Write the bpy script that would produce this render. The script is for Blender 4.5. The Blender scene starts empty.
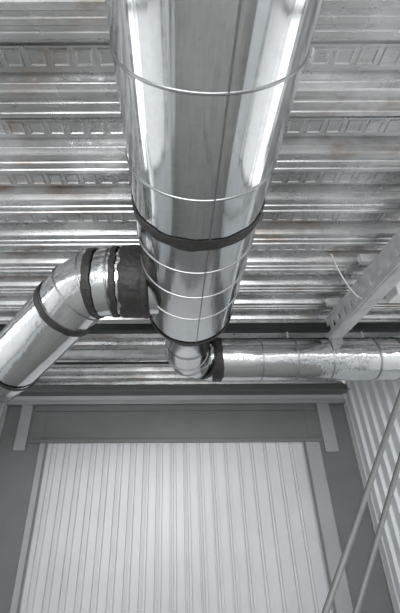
import bpy, bmesh, math, random
from mathutils import Vector, Matrix
random.seed(4)
E=1.6
C=bpy.context.scene.collection
bpy.context.scene.view_settings.view_transform='Standard'

# ---------------- materials ----------------
def newmat(name):
    m=bpy.data.materials.new(name); m.use_nodes=True
    nt=m.node_tree; b=nt.nodes['Principled BSDF']
    return m,nt,b
def N(nt,t,**kw):
    n=nt.nodes.new(t)
    for k,v in kw.items():
        if k.startswith('_'): setattr(n,k[1:],v)
        else: n.inputs[k.replace('__',' ')].default_value=v
    return n
def ramp(nt,stops):
    r=nt.nodes.new('ShaderNodeValToRGB')
    e=r.color_ramp.elements
    while len(e)<len(stops): e.new(0.5)
    for i,(p,c) in enumerate(stops):
        e[i].position=p; e[i].color=(c[0],c[1],c[2],1)
    return r
def coords(nt,scale=(1,1,1)):
    tc=nt.nodes.new('ShaderNodeTexCoord'); mp=nt.nodes.new('ShaderNodeMapping')
    mp.inputs['Scale'].default_value=scale
    nt.links.new(tc.outputs['Object'],mp.inputs['Vector']); return mp.outputs['Vector']

def simple(name,col,rough=.5,metal=0,var=.12,scale=6,bump=0.0):
    m,nt,b=newmat(name)
    v=coords(nt)
    n=N(nt,'ShaderNodeTexNoise',Scale=scale,Detail=6.0)
    nt.links.new(v,n.inputs['Vector'])
    r=ramp(nt,[(.3,[c*(1-var) for c in col]),(.7,[min(1,c*(1+var)) for c in col])])
    nt.links.new(n.outputs['Fac'],r.inputs['Fac'])
    nt.links.new(r.outputs['Color'],b.inputs['Base Color'])
    b.inputs['Roughness'].default_value=rough; b.inputs['Metallic'].default_value=metal
    if bump:
        bp=N(nt,'ShaderNodeBump',Strength=bump,Distance=.01)
        nt.links.new(n.outputs['Fac'],bp.inputs['Height']); nt.links.new(bp.outputs['Normal'],b.inputs['Normal'])
    return m

def galv(name,col=(.74,.75,.77),r0=.12,r1=.3,dent=.25,streak=0.0):
    m,nt,b=newmat(name)
    v=coords(nt)
    vo=N(nt,'ShaderNodeTexVoronoi',Scale=70.0)
    nt.links.new(v,vo.inputs['Vector'])
    n=N(nt,'ShaderNodeTexNoise',Scale=3.0,Detail=5.0); nt.links.new(v,n.inputs['Vector'])
    mx=N(nt,'ShaderNodeMath',_operation='MULTIPLY_ADD'); 
    sep=nt.nodes.new('ShaderNodeSeparateColor'); nt.links.new(vo.outputs['Color'],sep.inputs[0])
    nt.links.new(sep.outputs[0],mx.inputs[0]); mx.inputs[1].default_value=.2
    nt.links.new(n.outputs['Fac'],mx.inputs[2])
    cr=ramp(nt,[(.3,[c*.88 for c in col]),(.9,[min(1,c*1.08) for c in col])])
    nt.links.new(mx.outputs[0],cr.inputs['Fac']); nt.links.new(cr.outputs['Color'],b.inputs['Base Color'])
    mr=N(nt,'ShaderNodeMapRange'); mr.inputs['From Min'].default_value=.3; mr.inputs['From Max'].default_value=.9
    mr.inputs['To Min'].default_value=r0; mr.inputs['To Max'].default_value=r1
    nt.links.new(mx.outputs[0],mr.inputs['Value']); nt.links.new(mr.outputs['Result'],b.inputs['Roughness'])
    b.inputs['Metallic'].default_value=1
    v2=coords(nt,(1,.35,1))
    n2=N(nt,'ShaderNodeTexNoise',Scale=5.0,Detail=1.0); nt.links.new(v2,n2.inputs['Vector'])
    bp=N(nt,'ShaderNodeBump',Strength=dent,Distance=.02)
    nt.links.new(n2.outputs['Fac'],bp.inputs['Height'])
    last=bp
    if streak:   # lengthwise bump imitating ribbed cladding reflected in the sheet
        v3=coords(nt,(1,.03,1))
        n3=N(nt,'ShaderNodeTexNoise',Scale=38.0,Detail=1.0); nt.links.new(v3,n3.inputs['Vector'])
        bp2=N(nt,'ShaderNodeBump',Strength=streak,Distance=.004)
        nt.links.new(n3.outputs['Fac'],bp2.inputs['Height']); nt.links.new(bp.outputs['Normal'],bp2.inputs['Normal']); last=bp2
    nt.links.new(last.outputs['Normal'],b.inputs['Normal'])
    return m

M_duct=galv('galvanised_duct_sheet',(.72,.735,.745),.06,.18,.5,.35)
M_bead=galv('galvanised_bead',(.38,.39,.39),.3,.42,.1)
M_tape=simple('duct_sealant',(.030,.028,.027),.5,0,.3,35,.8)
M_strut=simple('galvanised_strut',(.62,.63,.63),.4,.35,.15,12)
M_dark=simple('dark_steel',(.018,.025,.022),.45,.2)
M_frame=simple('frame_grey_paint',(.20,.209,.206),.4,0,.06,3)
M_trim=simple('trim_light_grey',(.43,.44,.44),.4,.2,.05,3)
M_clad=simple('white_cladding_paint',(.82,.85,.87),.35,0,.04,2)
M_leaf=simple('door_leaf_paint',(.72,.735,.75),.36,.05,.05,1.5)
M_floor=simple('concrete',(.43,.42,.405),.8,0,.2,4,.2)
M_rod=simple('zinc_rod',(.17,.18,.175),.5,.2)
M_white=simple('white_plastic',(.85,.85,.85),.4)

def deckmat(name,mul=1.0):
    m,nt,b=newmat(name)
    v=coords(nt)
    n=N(nt,'ShaderNodeTexNoise',Scale=2.2,Detail=6.0,Roughness=.55); nt.links.new(v,n.inputs['Vector'])
    cr=ramp(nt,[(.3,(.50*mul,.50*mul,.50*mul)),(.52,(.68*mul,.685*mul,.69*mul)),(.7,(.88*mul,.885*mul,.89*mul))])
    nt.links.new(n.outputs['Fac'],cr.inputs['Fac'])
    v2=coords(nt,(1.0,2.2,1))
    n2=N(nt,'ShaderNodeTexNoise',Scale=2.3,Detail=9.0,Roughness=.7); nt.links.new(v2,n2.inputs['Vector'])
    rr=ramp(nt,[(.54,(0,0,0)),(.66,(1,1,1))]); nt.links.new(n2.outputs['Fac'],rr.inputs['Fac'])
    mx=N(nt,'ShaderNodeMix',_data_type='RGBA')
    mu=N(nt,'ShaderNodeMath',_operation='MULTIPLY'); mu.inputs[1].default_value=.55
    nt.links.new(rr.outputs['Color'],mu.inputs[0]); nt.links.new(mu.outputs[0],mx.inputs[0])
    nt.links.new(cr.outputs['Color'],mx.inputs[6]); mx.inputs[7].default_value=(.38*mul,.27*mul,.19*mul,1)
    nt.links.new(mx.outputs[2],b.inputs['Base Color'])
    b.inputs['Metallic'].default_value=.82
    mr=N(nt,'ShaderNodeMapRange'); mr.inputs['To Min'].default_value=.12; mr.inputs['To Max'].default_value=.45
    nt.links.new(n2.outputs['Fac'],mr.inputs['Value']); nt.links.new(mr.outputs['Result'],b.inputs['Roughness'])
    v3=coords(nt,(1.0,6,1))
    n3=N(nt,'ShaderNodeTexNoise',Scale=3.0,Detail=2.0); nt.links.new(v3,n3.inputs['Vector'])
    bp=N(nt,'ShaderNodeBump',Strength=.22,Distance=.02); nt.links.new(n3.outputs['Fac'],bp.inputs['Height'])
    nt.links.new(bp.outputs['Normal'],b.inputs['Normal'])
    return m
M_deck=deckmat('galvanised_roof_deck')

# ---------------- helpers ----------------
def mkobj(name,verts,faces,mat,parent=None,smooth=False):
    me=bpy.data.meshes.new(name); me.from_pydata([tuple(v) for v in verts],[],faces); me.update()
    o=bpy.data.objects.new(name,me); C.objects.link(o)
    me.materials.append(mat)
    if smooth:
        for p in me.polygons: p.use_smooth=True
    if parent: o.parent=parent
    return o
def empty(name):
    o=bpy.data.objects.new(name,None); C.objects.link(o); o.empty_display_size=.1; return o
class MB:
    def __init__(s): s.v=[]; s.f=[]
    def box(s,x0,x1,y0,y1,z0,z1):
        n=len(s.v)
        s.v+=[(x0,y0,z0),(x1,y0,z0),(x1,y1,z0),(x0,y1,z0),(x0,y0,z1),(x1,y0,z1),(x1,y1,z1),(x0,y1,z1)]
        s.f+=[tuple(n+i for i in q) for q in ((0,3,2,1),(4,5,6,7),(0,1,5,4),(1,2,6,5),(2,3,7,6),(3,0,4,7))]
        return s
    def obj(s,name,mat,parent=None,bevel=0):
        o=mkobj(name,s.v,s.f,mat,parent)
        if bevel:
            b=o.modifiers.new('bevel','BEVEL'); b.width=bevel; b.segments=2; b.limit_method='ANGLE'
        return o
def frame_for(t,up=Vector((0,0,1))):
    t=t.normalized()
    a=t.cross(up)
    if a.length<1e-3: a=t.cross(Vector((1,0,0)))
    a.normalize(); b=a.cross(t).normalized()
    return a,b
def sweep(name,pts,radii,mat,parent=None,seg=56,caps=True,smooth=True,jit=0):
    pts=[Vector(p) for p in pts]
    if not hasattr(radii,'__len__'): radii=[radii]*len(pts)
    vs=[];fs=[]
    n=len(pts)
    dirs=[(pts[i+1]-pts[i]).normalized() if (pts[i+1]-pts[i]).length>1e-6 else None for i in range(n-1)]
    for i in range(n-1):
        if dirs[i] is None: dirs[i]=dirs[i-1]
    for i in range(n):
        d0=dirs[max(0,i-1)]; d1=dirs[min(n-2,i)]
        t=(d0+d1).normalized()
        a,b=frame_for(d1)
        for k in range(seg):
            an=2*math.pi*k/seg
            off=a*math.cos(an)*radii[i]+b*math.sin(an)*radii[i]
            off=off-d1*(off.dot(t)/d1.dot(t))
            p=pts[i]+off
            if jit: p+=d1*random.uniform(-jit,jit)+off.normalized()*random.uniform(0,.002)
            vs.append(p)
    for i in range(n-1):
        for k in range(seg):
            k2=(k+1)%seg
            fs.append((i*seg+k,i*seg+k2,(i+1)*seg+k2,(i+1)*seg+k))
    if caps:
        fs.append(tuple(range(seg))); fs.append(tuple(reversed(range((n-1)*seg,n*seg))))
    o=mkobj(name,vs,fs,mat,parent,smooth)
    if smooth:
        m=o.modifiers.new('es','EDGE_SPLIT'); m.split_angle=math.radians(28)
    return o
def ring(name,c,d,r,w,h,mat,parent,jit=0,seg=72):
    c=Vector(c);d=Vector(d).normalized()
    pts=[c-d*w/2,c-d*w*.32,c-d*w*.1,c+d*w*.1,c+d*w*.32,c+d*w/2]
    rr=[r-.002,r+h*.75,r+h,r+h,r+h*.75,r-.002]
    return sweep(name,pts,rr,mat,parent,seg=seg,caps=False,jit=jit)
def tape(name,c,d,r,w,parent,amp=1.0,lump=0):
    c=Vector(c);d=Vector(d).normalized()
    seg=130; a,b=frame_for(d); vs=[];fs=[]
    ph=[random.uniform(0,6.28) for _ in range(8)]
    T=(0,.08,.25,.42,.58,.75,.92,1); nT=len(T)
    def wob(an,s):
        return amp*(sum(math.sin(an*k+ph[(k+s)%8])*.0014 for k in (2,3,5,9,14))+random.uniform(-.001,.001))
    for k in range(seg):
        an=2*math.pi*k/seg
        e0=-w/2+wob(an,0); e1=w/2+wob(an,3)
        for j,t in enumerate(T):
            rr=r+(.001 if j in(0,nT-1) else .004+random.uniform(-.0005,.0007)+lump*(.5+.5*math.sin(an*7+ph[1]+j*1.7)*math.sin(an*3+j*2.3+ph[2])))
            vs.append(c+d*(e0+(e1-e0)*t)+(a*math.cos(an)+b*math.sin(an))*rr)
    for k in range(seg):
        k2=(k+1)%seg
        for j in range(nT-1): fs.append((k*nT+j,k*nT+j+1,k2*nT+j+1,k2*nT+j))
    return mkobj(name,vs,fs,M_tape,parent,True)
def extrude_profile(name,prof,axis,a0,a1,mat,parent=None):
    vs=[];fs=[]
    for p in prof:
        for a in (a0,a1):
            q=list(p); q[axis]=a; vs.append(tuple(q))
    for i in range(len(prof)-1):
        fs.append((2*i,2*i+1,2*i+3,2*i+2))
    return mkobj(name,vs,fs,mat,parent)

# ---------------- room shell ----------------
XW=2.52; YB=5.1; YF=-4.0; H=1.5
P=.30
prof=[]; y=YF
while y<YB+.2:
    z=E+H
    seq=[(0,0),(.022,0),(.028,.010),(.040,.010),(.046,0),(.066,0),(.072,.010),(.084,.010),(.090,0),(.108,0),
         (.122,.034),(.130,.034),(.142,.078),(.152,.078),(.157,.064),(.243,.064),(.248,.078),(.260,.078),(.272,.034),(.280,.034),(.292,.004)]
    for (dy,dz) in seq: prof.append((0,y+dy,z+dz))
    y+=P
ceil=extrude_profile('ceiling',prof,0,-XW-1.2,XW+1.2,M_deck,None)
mb=MB(); y=YF
def quadframe(mb,x0,x1,y0,y1,z,t,wd):
    s=wd*.35
    rings_=[(0,z),(s,z-t),(wd-s,z-t),(wd,z)]
    n=len(mb.v)
    for off,zz in rings_:
        mb.v+=[(x0+off,y0+off,zz),(x1-off,y0+off,zz),(x1-off,y1-off,zz),(x0+off,y1-off,zz)]
    for i in range(3):
        for k in range(4):
            k2=(k+1)%4
            mb.f.append((n+i*4+k,n+i*4+k2,n+i*4+4+k2,n+i*4+4+k))
while y<YB:
    if y>-.4:
        x=-3.4+random.uniform(0,.05)
        while x<3.4:
            quadframe(mb,x,x+.080,y+.165,y+.235,E+H+.064,.0055,.014)
            x+=.096
    y+=P
mb.obj('deck_embossing',M_deck,ceil)

def clad_wall(name,side,y0,y1,z0,z1,parent=None):
    prof=[];y=y0;s=side
    while y<y1:
        for dy,dd in ((0,0),(.11,0),(.13,.035),(.17,.035),(.19,0)):
            if y+dy<=y1+.01: prof.append((s*(XW-dd),min(y+dy,y1),0))
        y+=.2
    return extrude_profile(name,prof,2,z0,z1,M_clad,parent)
for s,nm in ((-1,'left'),(1,'right')):
    w=clad_wall('wall_'+nm,s,2.7,YB,0,E+H)
    clad_wall('lower_cladding',s,YF,2.7,0,.8,w)
    m=MB()
    m.box(s*XW-.03,s*XW+.03,YF,2.7,.8,.86); m.box(s*XW-.03,s*XW+.03,YF,2.7,E+H-.25,E+H-.12)
    for yy in (YF,-2.3,-.6,1.1,2.67): m.box(s*XW-.03,s*XW+.03,yy,yy+.06,.8,E+H-.15)
    m.obj('added_window_mullions',M_frame,w)  # unseen side windows, added so the ducts reflect bright streaks
MB().box(-XW-1.5,XW+1.5,YF-1,YB+.3,-.1,0).obj('floor',M_floor)
MB().box(-30,30,-40,30,-.35,-.12).obj('ground',M_floor)
MB().box(-XW-.1,XW+.1,YB,YB+.1,0,E+H+.05).obj('wall_back',M_clad)

# door with frame
door=empty('door_1')
y0=YB
j=MB()
j.box(-2.44,-1.86,y0-.06,y0,0,E+1.2)
j.box(1.86,2.44,y0-.06,y0,0,E+1.2)
j.box(-1.86,1.86,y0-.06,y0,E+.74,E+1.2)
j.obj('frame_panels',M_frame,door,.006)
t=MB()
t.box(-2.46,2.46,y0-.16,y0,E+1.205,E+1.26)
t.box(-2.50,-2.44,y0-.10,y0,0,E+1.2); t.box(2.44,2.50,y0-.10,y0,0,E+1.2)
t.obj('outer_flange',M_trim,door,.005)
t=MB()
t.box(-1.87,-1.78,y0-.10,y0-.02,0,E+.72); t.box(1.77,1.98,y0-.10,y0-.02,0,E+.72)
t.obj('guide_rails',M_trim,door,.004)
t=MB()
t.box(1.765,1.785,y0-.115,y0-.09,0,E+.70); t.box(-1.79,-1.775,y0-.115,y0-.09,0,E+.70)
t.obj('rail_seals',M_frame,door)
t=MB()
t.box(-2.22,-2.06,y0-.12,y0-.02,E+.60,E+1.22); t.box(2.04,2.22,y0-.12,y0-.02,E+.56,E+1.22)
t.obj('corner_brackets',M_trim,door,.006)
t=MB()
t.box(-2.02,2.02,y0-.13,y0-.06,E+.69,E+.735)
t.box(-2.02,2.02,y0-.11,y0-.05,E+1.12,E+1.2)
t.obj('header_lip',M_frame,door,.004)
prof=[]; x=-1.79; Yp=y0-.02
pitch=.182
while x<1.79:
    for dx,dd in ((0,0),(.070,0),(.077,.026),(.091,.026),(.098,0),(.116,0),(.124,-.030),(.150,-.030),(.158,0)):
        if x+dx<1.79: prof.append((x+dx,Yp+dd-.016,0))
    x+=pitch
prof.append((1.79,Yp,0))
extrude_profile('leaf',prof,2,0,E+.70,M_leaf,door)
e=MB(); e.box(-XW,XW,YB-.28,YB-.02,E+1.36,E+1.38); e.box(-XW,XW,YB-.16,YB-.14,E+1.38,E+1.48); 
e.obj('eaves_beam',M_frame)

# ---------------- main duct ----------------
d=empty('ventilation_duct')
cx=.097; cz=E+1.1; R=.268
Yd=1.93
sweep('main_tube',[(cx,-2.5,cz),(cx,1.02,cz),(cx,Yd,cz)],R,M_duct,d,seg=128,caps=False)
for i,yy in enumerate((-1.2,-.55,.10,.45,.78,1.18,1.38,1.60)):
    ring('bead_%d'%i,(cx,yy,cz),(0,1,0),R,.010,.004,M_bead,d,seg=128)
tape('sealant_band',(cx,1.0,cz),(0,1,0),R+.002,.055,d,1.6)
r2=.178; rc=.190
sweep('reducer',[(cx,Yd-.02,cz),(cx,Yd,cz),(cx,Yd+.08,cz),(cx,Yd+.12,cz),(cx,2.45,cz)],[R+.004,R+.004,r2+.02,r2,r2],M_duct,d,caps=False)
tape('sealant_band_end',(cx,Yd+.20,cz),(0,1,0),r2+.004,.08,d,1.5)
tape('sealant_reducer',(cx,Yd-.01,cz),(0,1,0),R+.003,.028,d)
pts=[(cx,2.4,cz)]
for k in range(4):
    a=math.radians(90*k/3); pts.append((cx+.22*(1-math.cos(a)),2.68+.22*math.sin(a),cz))
pts.append((.45,2.90,cz))
sweep('end_elbow',pts,[r2,r2,r2+.005,rc-.005,rc,rc],M_duct,d,caps=False)
for k in (1,2,3): 
    ring('elbow_bead_%d'%k,pts[k],Vector(pts[k+1])-Vector(pts[k-1]),(r2,r2+.004,rc-.004)[k-1],.02,.007,M_bead,d)
tape('sealant_elbow',(cx+.27,2.90,cz),(1,0,0),rc+.004,.085,d,1.5)
tape('sealant_elbow_b',(cx+.155,2.84,cz),(.8,.6,0),r2+.014,.04,d)
MB().box(cx+.03,cx+.035,-2.5,Yd,cz-R-.001,cz-R+.004).obj('lock_seam',M_bead,d)

d2=empty('ventilation_duct')
sweep('cross_tube',[(.45,2.90,cz),(2.45,2.90,cz)],rc,M_duct,d2,caps=True)
for i,xx in enumerate((.75,1.35,1.95)): ring('bead_%d'%i,(xx,2.90,cz),(1,0,0),rc,.014,.005,M_bead,d2)
m=MB()
for xx in (1.05,1.75):
    ring('strap',(xx,2.90,cz),(1,0,0),rc+.002,.02,.003,M_bead,d2)
    m.box(xx-.006,xx+.006,2.894,2.906,cz+rc,E+H+.06)
m.obj('hanger_rods',M_strut,d2)

# branch duct to the left
d3=empty('ventilation_duct')
rb=.192; yb=1.64
pb=[(cx-.12,yb,cz),(-.36,yb,cz),(-.475,yb+.015,cz-.005),(-.565,yb+.06,cz-.035),(-.645,yb+.13,cz-.085),(-1.10,2.18,cz-.30),(-1.22,2.28,cz-.34),(-1.42,2.32,cz-.36),(-2.45,2.32,cz-.36)]
sweep('branch_tube',pb,rb,M_duct,d3,seg=96,caps=True)
for i in (1,2,3,4,5,6,7):
    t=(Vector(pb[i])-Vector(pb[i-1])).normalized()+(Vector(pb[i+1])-Vector(pb[i])).normalized()
    ring('joint_bead_%d'%i,pb[i],t,rb+.001,.014,.005,M_bead,d3,seg=96)
tape('saddle_collar',(-.235,yb,cz),(1,0,0),rb+.010,.13,d3,2.4,.007)
tape('saddle_edge',(-.335,yb,cz),(1,0,0),rb+.008,.035,d3,1.4,.003)
ring('saddle_flange',(-.165,yb,cz),(1,0,0),rb+.004,.05,.02,M_tape,d3,seg=96)
tape('sealant_a',(-.455,yb+.012,cz-.002),(1,-.1,0),rb+.009,.045,d3,1)
v=Vector(pb[5])-Vector(pb[4])
tape('sealant_c',Vector(pb[4])+v*.02,v,rb+.006,.05,d3,1)
tape('sealant_d',Vector(pb[5])-v*.02,v,rb+.006,.025,d3,.8)

# ---------------- strut beam upper right ----------------
sb=empty('steel_channel_beam')
def channel(xc,ya,yb_,zb,h,w,name,parent):
    m=MB()
    t=.006; hole=.05; pitch=.11
    m.box(xc,xc+w,ya,yb_,zb,zb+t); m.box(xc,xc+w,ya,yb_,zb+h-t,zb+h)
    m.box(xc-.03,xc,ya,yb_,zb+h-t,zb+h); m.box(xc-.02,xc,ya,yb_,zb,zb+t)
    m.box(xc+w-t,xc+w,ya,yb_,zb+t,zb+.03)
    m.box(xc-t,xc,ya,yb_,zb,zb+h*.34); m.box(xc-t,xc,ya,yb_,zb+h*.66,zb+h)
    y=ya
    while y<yb_:
        m.box(xc-t,xc,y,min(y+pitch-hole,yb_),zb+h*.34,zb+h*.66); y+=pitch
    return m.obj(name,M_strut,parent)
channel(1.40,.6,2.8,E+1.26,.17,.10,'channel',sb)
m=MB()
for yy in (1.3,1.9,2.5):
    m.box(1.30,1.62,yy,yy+.04,E+1.435,E+1.50); 
m.obj('cleats',M_strut,sb)
rl=MB(); rl.box(-XW,XW,2.86,2.90,E+1.375,E+1.445); rl.box(-XW,XW,2.84,2.92,E+1.368,E+1.376)
rl.obj('ceiling_rail',M_dark)
rl=MB(); rl.box(-1.3,cx-.1,3.3,3.38,E+1.30,E+1.36)
rl.box(-1.32,-1.27,3.28,3.38,E+1.28,E+1.5)
rl.obj('support_strut',M_strut,None,.004)
rl=MB(); rl.box(1.70,1.84,2.20,2.36,E+1.36,E+1.5); rl.obj('junction_box',M_white,None,.01)

def curve(name,pts,r,mat,kind='BEZIER'):
    cu=bpy.data.curves.new(name,'CURVE'); cu.dimensions='3D'; cu.bevel_depth=r; cu.bevel_resolution=3
    s=cu.splines.new(kind)
    if kind=='BEZIER':
        s.bezier_points.add(len(pts)-1)
        for b,p in zip(s.bezier_points,pts): b.co=p; b.handle_left_type=b.handle_right_type='AUTO'
    else:
        s.points.add(len(pts)-1)
        for b,p in zip(s.points,pts): b.co=(*p,1)
    o=bpy.data.objects.new(name,cu); C.objects.link(o); cu.materials.append(mat); return o
curve('brace_rod',[(1.98,2.0,E+1.5),(-.12,2.0,.0)],.014,M_rod,'POLY')
curve('brace_rod',[(2.12,2.1,E+1.5),(.10,2.1,.0)],.013,M_rod,'POLY')
curve('hanging_cable',[(1.1,1.9,E+1.5),(1.17,1.98,E+1.40),(1.3,2.1,E+1.30),(1.42,2.2,E+1.3)],.005,M_white)
curve('electrical_conduit',[(1.0,3.6,E+1.42),(2.4,3.6,E+1.42)],.012,M_white,'POLY')
curve('electrical_conduit',[(-2.4,3.9,E+1.44),(2.4,3.9,E+1.44)],.014,M_dark,'POLY')

# ---------------- light ----------------
w=bpy.data.worlds.new('W'); bpy.context.scene.world=w; w.use_nodes=True
nt=w.node_tree; bg=nt.nodes['Background']
tc=nt.nodes.new('ShaderNodeTexCoord'); sp=nt.nodes.new('ShaderNodeSeparateXYZ'); nt.links.new(tc.outputs['Generated'],sp.inputs[0])
r=ramp(nt,[(.0,(.35,.35,.34)),(.5,(.80,.82,.835)),(1,(.90,.95,1))])
mr=nt.nodes.new('ShaderNodeMapRange'); mr.inputs['From Min'].default_value=-1
nt.links.new(sp.outputs['Z'],mr.inputs['Value']); nt.links.new(mr.outputs['Result'],r.inputs['Fac'])
nt.links.new(r.outputs['Color'],bg.inputs['Color']); bg.inputs['Strength'].default_value=2.6
def area(name,loc,target,sx,sy,e):
    l=bpy.data.lights.new(name,'AREA'); l.shape='RECTANGLE'; l.size=sx; l.size_y=sy; l.energy=e
    o=bpy.data.objects.new(name,l); C.objects.link(o); o.location=loc
    o.rotation_euler=(Vector(target)-Vector(loc)).to_track_quat('-Z','Y').to_euler()
area('daylight_fill',(-.6,-3.9,1.5),(-.3,5,1.5),4.5,2.6,210)  # added fill lamp in the open front, boosts daylight on the door

# ---------------- camera ----------------
cam=bpy.data.cameras.new('camera'); co=bpy.data.objects.new('camera',cam); C.objects.link(co)
cam.sensor_fit='VERTICAL'; cam.sensor_height=36; cam.lens=340/613*36; cam.shift_x=25/613
cam.clip_start=.02
pitch_=math.radians(29.65); roll=math.radians(-.3); yaw=0
R_=Matrix.Rotation(yaw,4,'Z')@Matrix.Rotation(math.pi/2+pitch_,4,'X')@Matrix.Rotation(roll,4,'Z')
co.matrix_world=Matrix.Translation((0,0,E))@R_
bpy.context.scene.camera=co
